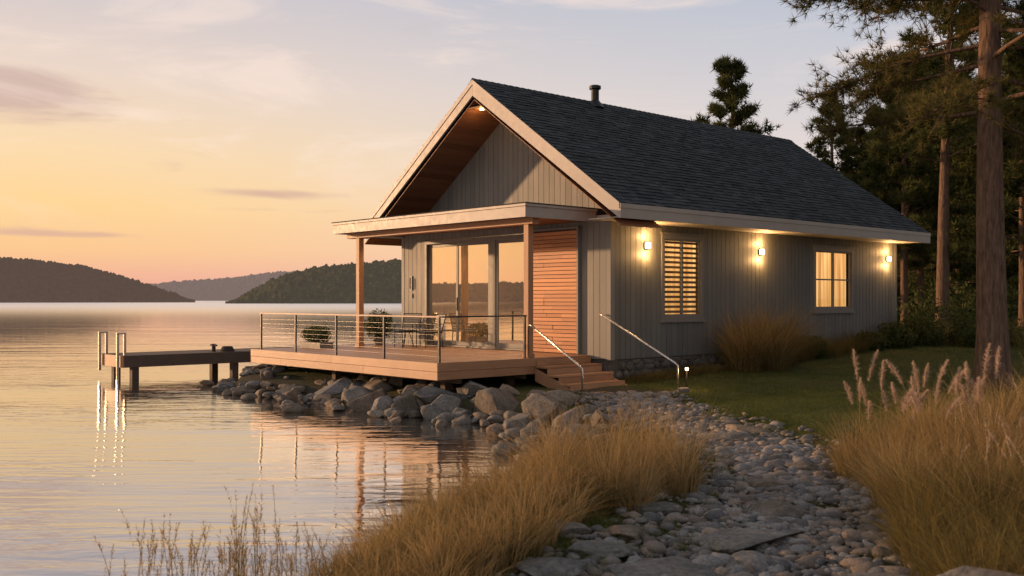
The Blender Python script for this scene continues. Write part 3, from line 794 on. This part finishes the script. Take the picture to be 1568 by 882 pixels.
# ------------------------------------------------------------------ grasses
def blades(roots,h,lean,az,w,tone,segs=4,rg=rng):
    n=len(roots); ts=np.linspace(0,1,segs+1)
    wd=rg.uniform(0,6.28,n); wx=np.stack([np.cos(wd),np.sin(wd),np.zeros(n)],-1)
    L=[]
    for t in ts:
        off=lean*(t**2)*h; c=roots+np.stack([np.cos(az)*off,np.sin(az)*off,h*t*(1-.25*lean*t)],-1)
        ww=(w*(1-t)**.7+ .0006)[:,None]*.5*wx
        L.append(c-ww); L.append(c+ww)
    V=np.stack(L,1); k=2*(segs+1); base=(np.arange(n)*k)[:,None]
    F=np.concatenate([np.stack([base[:,0]+2*i,base[:,0]+2*i+1,base[:,0]+2*i+3,base[:,0]+2*i+2],-1) for i in range(segs)])
    return V.reshape(-1,3),F,np.repeat(tone,k)
def clumps(name,centers,nb,hr,spread,leanr,w,mat,rg,parent=None,segs=4,hfun=None):
    n=len(centers)*nb; ci=np.repeat(np.arange(len(centers)),nb)
    az=rg.uniform(0,6.28,n); r=spread*np.sqrt(rg.random(n))
    x=centers[ci,0]+r*np.cos(az); y=centers[ci,1]+r*np.sin(az)
    ch=rg.uniform(hr[0],hr[1],len(centers))
    if hfun is not None: ch=ch*hfun(centers[:,0],centers[:,1])
    h=ch[ci]*rg.uniform(.4,1.15,n)
    ct=rg.uniform(0,.55,len(centers)); tone=np.clip(ct[ci]+rg.uniform(-.05,.6,n),0,1)
    lean=rg.uniform(*leanr,n)*(.4+r/spread)
    az2=az+rg.normal(0,.6,n)
    z=TZ(x,y)-.02
    V,F,T=blades(np.stack([x,y,z],-1),h,lean,az2,np.full(n,w)*rg.uniform(.6,1.3,n),tone,segs,rg)
    me=npmesh(name,V,F,T); return link(bpy.data.objects.new(name,me),parent,mat)
rg=np.random.default_rng(21)
def scatter(poly_,n,rg,minp=None):
    P=np.array(poly_,float); out=[]
    lo,hi=P.min(0),P.max(0)
    while len(out)<n:
        q=rg.uniform(lo,hi,(n*2,2)); c=np.zeros(len(q),bool)
        for i in range(len(P)):
            x1,y1=P[i]; x2,y2=P[(i+1)%len(P)]
            if y1==y2: continue
            c^=((y1>q[:,1])!=(y2>q[:,1]))&(q[:,0]<(x2-x1)*(q[:,1]-y1)/(y2-y1)+x1)
        out+=list(q[c])
    return np.array(out[:n])
hA=lambda x,y: .6+.6*sstep(-1.0,1.0,x)
A=scatter([(-1.5,5.8),(-1.45,7.9),(-.9,9.0),(-.1,10.3),(.8,11.3),(1.75,11.2),(1.95,9.9),(1.1,8.9),(.5,8.3),(0.1,7.4),(-.2,6.3)],155,rg)
clumps('shore_grass',A,95,(.25,.88),.12,(.1,1.1),.007,M['drygrass'],rg,hfun=hA)
A2=scatter([(-1.6,6.0),(-1.5,8.4),(-.7,10.2),(.2,11.6),(.9,13.0),(1.6,13.0),(1.9,12),(.9,9),(.3,7.5)],250,rg)
clumps('shore_grass',A2,65,(.2,.48),.13,(.2,1.1),.007,M['olive'],rg)
B=scatter([(3.35,9.4),(3.7,11.3),(5.2,12.3),(7.5,13.0),(9.5,12.5),(8,8),(5,5.6),(3.9,6.6),(3.4,8)],370,rg)
clumps('meadow_grass',B,95,(.35,.98),.15,(.1,1.0),.008,M['drygrass'],rg)
B3=scatter([(3.3,8.4),(3.6,11.5),(6,13.2),(9.5,12.5),(8,8),(5,5.6),(3.5,6.6)],380,rg)
clumps('meadow_grass',B3,60,(.25,.65),.2,(.2,1.1),.008,M['olive'],rg)
B2=scatter([(2.5,5.4),(2.75,6.8),(3.35,8.4),(4.6,8.3),(5.0,6.0),(4.0,4.6)],310,rg)
clumps('meadow_grass',B2,110,(.3,.82),.14,(.15,1.0),.006,M['olive'],rg)
Cc=scatter([(0,5.5),(-.2,8),(1.2,9.5),(2.0,12),(1.9,17),(4.2,19),(4.4,12),(3.9,9),(3.2,6)],1150,rg)
pdv=pdist(Cc[:,0],Cc[:,1],pathpts)-pathw(Cc[:,1]); nn_=n2(Cc[:,0],Cc[:,1],1.3,2,31)
Cc=Cc[(pdv>-.3)&(pdv<.6)&(rg.random(len(Cc))<.8)|((nn_>.52)&(rg.random(len(Cc))<.85))|(rg.random(len(Cc))<.05)]
clumps('path_edge_grass',Cc,34,(.05,.17),.11,(.2,1.2),.006,M['lawn'],rg,segs=3)
Rr=np.concatenate([scatter([(-2.6,6.0),(-2.9,7.8),(-2.0,8.2),(-1.3,7.4),(-1.3,5.8)],46,rg)])
def reeds(name,C,hr,nb,mat,pl,rg,zfix=None,lean=(.05,.35)):
    e=empty(name); n=len(C)*nb; ci=np.repeat(np.arange(len(C)),nb)
    x=C[ci,0]+rg.normal(0,.07,n); y=C[ci,1]+rg.normal(0,.07,n)
    z=TZ(x,y) if zfix is None else np.full(n,zfix)
    h=rg.uniform(hr[0],hr[1],len(C))[ci]*rg.uniform(.75,1.1,n); az=rg.uniform(0,6.28,n); ln=rg.uniform(*lean,n)
    V,F,T=blades(np.stack([x,y,z],-1),h,ln,az,np.full(n,.006),rg.random(n),5,rg)
    me=npmesh('stalks',V,F,T); link(bpy.data.objects.new('stalks',me),e,mat)
    K=pl['k']; t=rg.uniform(pl['t0'],1.0,(n,K)); off=ln[:,None]*t**2*h[:,None]
    c=np.stack([x[:,None]+np.cos(az)[:,None]*off,y[:,None]+np.sin(az)[:,None]*off,z[:,None]+h[:,None]*t*(1-.25*ln[:,None]*t)],-1)
    d=rg.normal(size=(n,K,3))*np.array([.7,.7,1]); d[...,2]+=1.4; d/=np.linalg.norm(d,axis=-1)[...,None]
    prof=np.sin(np.clip((t-pl['t0'])/(1-pl['t0']),0.05,1)*math.pi*.9+.15)
    l=pl['len']*(.35+prof)[...,None]*rg.uniform(.6,1.1,(n,K,1)); s=np.cross(d,rg.normal(size=(n,K,3))); s/=np.linalg.norm(s,axis=-1)[...,None]; s=s*pl['w']
    V=np.stack([c-s,c+s,c+d*l],2).reshape(-1,3); F=np.arange(len(V)).reshape(-1,3)
    me=npmesh('seed_heads',V,F,np.repeat(rg.random(n*K),3)); link(bpy.data.objects.new('seed_heads',me),e,pl['mat'])
reeds('reeds',Rr,(.35,.85),5,M['olive'],dict(k=34,t0=.62,len=.04,w=.0025,mat=M['drygrass']),rg,-.05,(.02,.25))
Pp=scatter([(3.5,9.8),(3.8,11.0),(5.2,11.4),(5.2,9.9)],11,rg)
reeds('plume_grass',Pp,(1.0,1.5),3,M['drygrass'],dict(k=280,t0=.75,len=.055,w=.003,mat=M['plume']),rg,None,(.05,.38))
Pq=scatter([(0.2,8.6),(1.5,9.5),(1.4,11),(0,11)],22,rg)
reeds('wild_grass_stalks',Pq,(.6,1.05),3,M['drygrass'],dict(k=30,t0=.75,len=.03,w=.0025,mat=M['drygrass']),rg)
Pq=scatter([(3.6,7),(3.6,9),(7,12),(8,9),(5,6)],70,rg)
reeds('wild_grass_stalks',Pq,(.7,1.15),3,M['drygrass'],dict(k=34,t0=.72,len=.03,w=.0025,mat=M['plume']),rg)

# lawn
n=220000
x=rg.uniform(1.2,17,n); y=11+22*rg.random(n)**1.5
lu,lv=toL(x,y); keep=~((lu>UF-.2)&(lu<UB)&(lv>VR-.05))&~((lu>-.2)&(lv>-1.4)&(lu<4.5))
pdv=pdist(x,y,pathpts)-pathw(y); keep&=(pdv+.5*(n2(x,y,1.5,2,5)-.5)>rg.uniform(-.25,.15,n)); keep&=(pdist(x,y,shore)>.9)&inside(x,y)
x,y=x[keep],y[keep]; n=len(x); z=TZ(x,y)-.005
V,F,T=blades(np.stack([x,y,z],-1),rg.uniform(.03,.09,n)*(.5+1.1*n2(x,y,.8,2,2)),rg.uniform(.1,.9,n),rg.uniform(0,6.28,n),np.full(n,.009),np.clip(n2(x,y,.45,3,6)*1.5-.3+rg.uniform(-.2,.3,n),0,1),1,rg)
me=npmesh('lawn_grass',V,F,T); link(bpy.data.objects.new('lawn_grass',me),None,M['lawn'])
oc=np.array([toW(8.9+a,-1.35+b_) for a,b_ in ((0,0),(.45,.1),(-.45,-.05),(.15,-.4),(.9,-.1))])
clumps('ornamental_grass',oc,430,(1.35,1.9),.36,(.1,1.0),.010,M['drygrass'],rg)
clumps('ornamental_grass',oc,430,(1.0,1.7),.45,(.2,1.1),.012,M['olive'],rg)
oc=np.array([toW(9.9+.45*i,-1.2+.15*math.sin(i*2)) for i in range(11)]+[toW(4.9+.4*i,-.95+.05*math.sin(i*3)) for i in range(9)])
def hb(x,y):
    u,_=toL(x,y); return np.where(u>9.5,1.0,.42)
clumps('border_grass',oc,300,(.45,.8),.3,(.3,1.1),.010,M['olive'],rg,hfun=hb)
def bush(name,x,y,r,n,size,seed,mat):
    V,F,T=leafball(*r,n,size,seed); me=npmesh(name,V,F,T); o=link(bpy.data.objects.new(name,me),None,mat); o.location=(x,y,float(TZ(x,y))+r[2]*.6)
for i,(u,v,r) in enumerate(((16.2,-1.3,(.6,.5,.45)),(17.4,-1.5,(.7,.6,.6)),(15.0,-1.2,(.5,.4,.35)),(11.6,-1.15,(.6,.4,.4)),(18.6,-1.5,(1.0,.9,.9)),(19.5,-2.6,(1.0,.9,.7)),(18.3,-3.0,(.7,.7,.45)))):
    x,y=toW(u,v); bush('shrub',x,y,r,3000,.05,30+i,M['leaf'])
Mm=scatter([(13.5,30),(15,38),(32,44),(30,26),(14,24.5)],700,rg)
clumps('meadow_grass',Mm,45,(.4,.9),.3,(.2,1.0),.02,M['olive'],rg,segs=3)

# ------------------------------------------------------------------ pines
def make_pine(seed,H,tr,cb,spread,nbr,twigs,tufts,K,nl,nw,lean=(0,0),shape='pine',tsides=10,side=None):
    rg=np.random.default_rng(seed); mb=MB()
    N=14; tp=[]
    ph=rg.uniform(0,6.28)
    for i in range(N):
        t=i/(N-1); tp.append(Vector((lean[0]*t*H+.012*H*math.sin(t*5+ph)*t,lean[1]*t*H+.01*H*math.cos(t*4+ph)*t,t*H-.15)))
    rad=[tr*(1-.82*(i/(N-1)))*(1.25 if i==0 else 1) for i in range(N)]
    mb.tube(tp,rad,tsides,.5,cap=False)
    def tpos(t):
        f=t*(N-1); i=min(int(f),N-2); return tp[i].lerp(tp[i+1],f-i)
    TP=[];TD=[];TT=[]
    for b_ in range(nbr):
        q=(b_+rg.random())/nbr
        t=cb+(1-cb)*q*.985
        if shape=='pine': prof=(math.sin(min(1,q*.95+.3)*math.pi*.93)**.6)*(.5+.5*rg.random()) ; el=rg.uniform(-.15,.35)+.45*q
        elif shape=='big': prof=.6+.4*rg.random(); el=rg.uniform(-.25,.22)
        else: prof=(1-q)**.75*(.7+.4*rg.random())+.06; el=rg.uniform(-.35,.05)+.5*q
        L=max(.25,spread*prof); az=b_*2.399+rg.normal(0,.35)
        s=tpos(t); d=Vector((math.cos(az)*math.cos(el),math.sin(az)*math.cos(el),math.sin(el)))
        pts=[s]; m=6
        for k in range(1,m+1):
            dd=Vector(d); dd.z+=(.12*k/m*(1 if shape=='pine' else .6)) if shape!='big' else (-.1*k/m); dd.x+=rg.normal(0,.12); dd.y+=rg.normal(0,.12); dd.z+=rg.normal(0,.06)
            pts.append(pts[-1]+dd.normalized()*(L/m))
        r0=tr*.2*(1-t*.6)*min(1,L/spread+.3); mb.tube(pts,[r0*(1-.9*k/m)+.004 for k in range(m+1)],5,.4,cap=False)
        bt=rg.uniform(-.25,.25)
        for j in range(twigs):
            tt=rg.uniform(.22,1)**.75; f=tt*m; i=min(int(f),m-1); p=pts[i].lerp(pts[i+1],f-i)
            sd_=Vector(rg.normal(size=3)); sd_.z=abs(sd_.z)*.5+.05 if shape!='spruce' else sd_.z*.3-.1
            if shape=='big': sd_.z=rg.normal(0,.45)
            dirn=(sd_.normalized()+d*.6).normalized(); l=L*.32*(1.15-tt*.6)*rg.uniform(.5,1.15)
            e=p+dirn*l
            if tsides>8 and shape=='big': mb.tube([p,e],[.012,.005],3,.4,cap=False)
            for k in range(tufts):
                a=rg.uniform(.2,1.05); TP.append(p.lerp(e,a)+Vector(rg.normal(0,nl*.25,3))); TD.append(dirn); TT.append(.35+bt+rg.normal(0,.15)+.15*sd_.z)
    TP=np.array([p[:] for p in TP]); TD=np.array([p[:] for p in TD]); TT=np.array(TT); n=len(TP)
    d=TD[:,None,:]*.55+rg.normal(0,.6,(n,K,3)); d[...,2]+=.25; d/=np.linalg.norm(d,axis=-1)[...,None]
    s=np.cross(d,rg.normal(size=(n,K,3))); s/=np.linalg.norm(s,axis=-1)[...,None]; s*=nw/2
    c=np.repeat(TP[:,None,:],K,1); l=nl*rg.uniform(.6,1.15,(n,K,1))
    V=np.stack([c-s,c+s,c+d*l],2).reshape(-1,3); F=np.arange(len(V)).reshape(-1,3)
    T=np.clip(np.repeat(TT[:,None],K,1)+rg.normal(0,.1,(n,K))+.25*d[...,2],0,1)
    me=npmesh('crown',V,F,np.repeat(T.ravel(),3))
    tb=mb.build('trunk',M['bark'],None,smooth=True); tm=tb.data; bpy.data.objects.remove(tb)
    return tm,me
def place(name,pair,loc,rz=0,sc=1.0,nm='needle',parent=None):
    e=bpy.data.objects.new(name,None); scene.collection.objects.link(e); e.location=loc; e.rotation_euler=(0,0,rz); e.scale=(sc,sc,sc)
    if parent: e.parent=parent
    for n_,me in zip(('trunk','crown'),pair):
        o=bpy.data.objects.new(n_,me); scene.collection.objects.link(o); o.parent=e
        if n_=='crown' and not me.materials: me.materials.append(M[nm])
    return e
big=make_pine(5,19,.33,.31,4.9,72,42,5,18,.22,.016,(-.012,0),'big',14)
place('pine_tree',big,(10.35,21.4,float(TZ(10.35,21.4))),R(20),1,'needle_warm')
var=[make_pine(11,13,.2,.38,2.6,46,17,3,12,.36,.055,(.01,0)),
     make_pine(12,13,.18,.15,2.6,60,13,3,11,.34,.055,(0,0),'spruce'),
     make_pine(13,14,.22,.25,3.3,54,18,3,12,.38,.055,(-.01,.01)),
     make_pine(14,12,.16,.06,3.0,64,14,3,11,.34,.06,(0,0),'spruce')]
def P(name,k,x,y,top,rz=0):
    z=float(TZ(x,y)); H=(13,13,14,12)[k]; return place(name,var[k],(x,y,z),rz,(top-z)/H)
P('pine_tree',0,9.9,45,13.0,1.0)
P('pine_tree',1,14.4,45,11.9,2.0)
lt=make_pine(15,16,.26,.4,3.4,46,17,3,12,.34,.05,(.03,0))
place('pine_tree',lt,(16.2,37.5,float(TZ(16.2,37.5))),.4,1.0)
P('pine_tree',2,16.6,42,12.4,.5)
P('pine_tree',2,19.0,37,13.0,2.5)
P('pine_tree',3,16.2,47,10.6,1.5)
forest=empty('pine_forest')
fr2=np.random.default_rng(77)
cnt=0
while cnt<125:
    d=fr2.uniform(43,85); a=fr2.uniform(.30,1.1); x,y=a*d,d
    if a<.37 and d<60: continue
    k=int(fr2.integers(0,4)); top=2.29+d/1524*(fr2.uniform(160,240) if a<.37 else fr2.uniform(250,390))
    e=P('conifer',k,x,y,min(top,23),fr2.uniform(0,6.28)); e.parent=forest; cnt+=1
V_=[];F_2=[];T_=[];nn=0
for i in range(95):
    d=fr2.uniform(38,56); a=fr2.uniform(.385,.75); x,y=a*d,d; r=fr2.uniform(.6,1.7)
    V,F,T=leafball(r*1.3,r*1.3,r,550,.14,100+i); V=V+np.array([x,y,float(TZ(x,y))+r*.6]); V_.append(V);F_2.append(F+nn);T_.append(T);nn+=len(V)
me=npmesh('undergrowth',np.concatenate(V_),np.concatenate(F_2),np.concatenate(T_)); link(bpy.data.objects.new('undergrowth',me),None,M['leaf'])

# ------------------------------------------------------------------ world
SAZ,SEL=R(-68),R(7)
w=bpy.data.worlds.new('World'); scene.world=w; w.use_nodes=True; w.node_tree.nodes.clear(); nt=NT(w.node_tree)
out=nt.new('ShaderNodeOutputWorld'); bg=nt.new('ShaderNodeBackground')
gen=nt.new('ShaderNodeTexCoord').outputs['Generated']
sep=nt.new('ShaderNodeSeparateXYZ'); nt.l.new(gen,sep.inputs[0]); x,y,z=sep.outputs
az=nt.math('ARCTAN2',x,y); el=nt.math('ARCSINE',z)
eld=nt.math('MULTIPLY',el,180/math.pi); azd=nt.math('MULTIPLY',az,180/math.pi)
def ramp(stops):
    r=nt.new('ShaderNodeValToRGB'); cr=r.color_ramp
    while len(cr.elements)>1: cr.elements.remove(cr.elements[0])
    cr.elements[0].position=stops[0][0]/60; cr.elements[0].color=s2l(*stops[0][1])
    for p_,c in stops[1:]:
        e=cr.elements.new(p_/60); e.color=s2l(*c)
    cr.interpolation='LINEAR'
    nt.put(r.inputs[0],nt.math('DIVIDE',eld,60.0,clamp=True)); return r.outputs[0]
warm=ramp([(0,(232,166,148)),(1.2,(241,178,150)),(2.6,(250,198,144)),(5,(254,212,148)),(8,(251,218,172)),(12,(236,214,198)),(17,(207,199,203)),(25,(196,194,202)),(60,(165,168,182))])
cool=ramp([(0,(234,192,178)),(3,(242,208,194)),(6,(236,216,208)),(10,(216,211,214)),(17,(186,194,209)),(28,(176,184,200)),(60,(155,160,175))])
d0=nt.math('ABSOLUTE',nt.math('SUBTRACT',azd,math.degrees(SAZ)))
dist=nt.math('MINIMUM',d0,nt.math('SUBTRACT',360.0,d0))
fc=nt.mr(dist,38,94,0,1,True)
sky=nt.mix(fc,warm,cool)
away=nt.mr(dist,105,170,0,.5,True)
sky=nt.mix(away,sky,(.16,.17,.2,1))
glow=nt.math('MULTIPLY',nt.mr(dist,42,0,0,1,True),nt.mr(eld,28,2,0,1,True))
sky=nt.mix(nt.math('MULTIPLY',glow,.75),sky,(1.4,.70,.27,1))
cmb=nt.new('ShaderNodeCombineXYZ'); nt.put(cmb.inputs[0],azd); nt.put(cmb.inputs[1],nt.math('MULTIPLY',eld,5.0))
cn=nt.noise(cmb.outputs[0],.09,6,.6,.5)
def blob(a0,e0,wa,we,s):
    da=nt.math('POWER',nt.math('ABSOLUTE',nt.math('DIVIDE',nt.math('SUBTRACT',azd,a0),wa)),2.0)
    de=nt.math('POWER',nt.math('ABSOLUTE',nt.math('DIVIDE',nt.math('SUBTRACT',eld,e0),we)),2.0)
    return nt.math('MULTIPLY',nt.math('EXPONENT',nt.math('MULTIPLY',nt.math('ADD',da,de),-1.0)),s)
bl=blob(-27,10.6,5.5,1.5,.5)
for b_ in ((-13,5.9,4.5,.28,.3),(-25,3.45,5.5,.2,.3),(-15,5.0,6,.2,.22),(-45,8,9,1.0,.3),(-70,12,12,1.5,.3)): bl=nt.math('ADD',bl,blob(*b_))
cm=nt.mr(nt.math('ADD',bl,cn),.6,.92,0,.8,True)
ccol=nt.mix(nt.mr(eld,3,14),(.70,.42,.31,1),(.56,.42,.40,1))
sky=nt.mix(cm,sky,ccol)
wis=nt.mr(nt.noise(cmb.outputs[0],.05,7,.62,1.2),.48,.7,0,.5,True)
sky=nt.mix(nt.math('MULTIPLY',wis,nt.mr(eld,3,8)),sky,(1.0,.80,.69,1))
ni=nt.new('ShaderNodeTexSky',sky_type='NISHITA'); ni.sun_disc=False; ni.sun_elevation=SEL; ni.sun_rotation=SAZ
nis=nt.mix(1.0,ni.outputs[0],(.004,.004,.004,1),'MULTIPLY')
nt.put(bg.inputs[0],nt.mix(1.0,sky,nis,'ADD')); bg.inputs[1].default_value=1.0
nt.l.new(bg.outputs[0],out.inputs[0])
S=Vector((math.sin(SAZ)*math.cos(SEL),math.cos(SAZ)*math.cos(SEL),math.sin(SEL)))
sl=bpy.data.lights.new('sun','SUN'); sl.energy=5.0; sl.angle=R(1.5); sl.color=(1,.58,.30)
so=bpy.data.objects.new('sun',sl); so.rotation_euler=S.to_track_quat('Z','Y').to_euler(); scene.collection.objects.link(so)

# ------------------------------------------------------------------ camera
cd=bpy.data.cameras.new('camera'); cd.lens=35; cd.sensor_width=36; cd.shift_y=.0115; cd.clip_end=20000; cd.clip_start=.05
cd.dof.use_dof=True; cd.dof.focus_distance=22; cd.dof.aperture_fstop=2.8
co_=bpy.data.objects.new('camera',cd); co_.location=(0,0,2.29); co_.rotation_euler=(R(90),0,0); scene.collection.objects.link(co_)
scene.camera=co_
scene.view_settings.view_transform='Standard'; scene.view_settings.look='None'; scene.view_settings.exposure=0
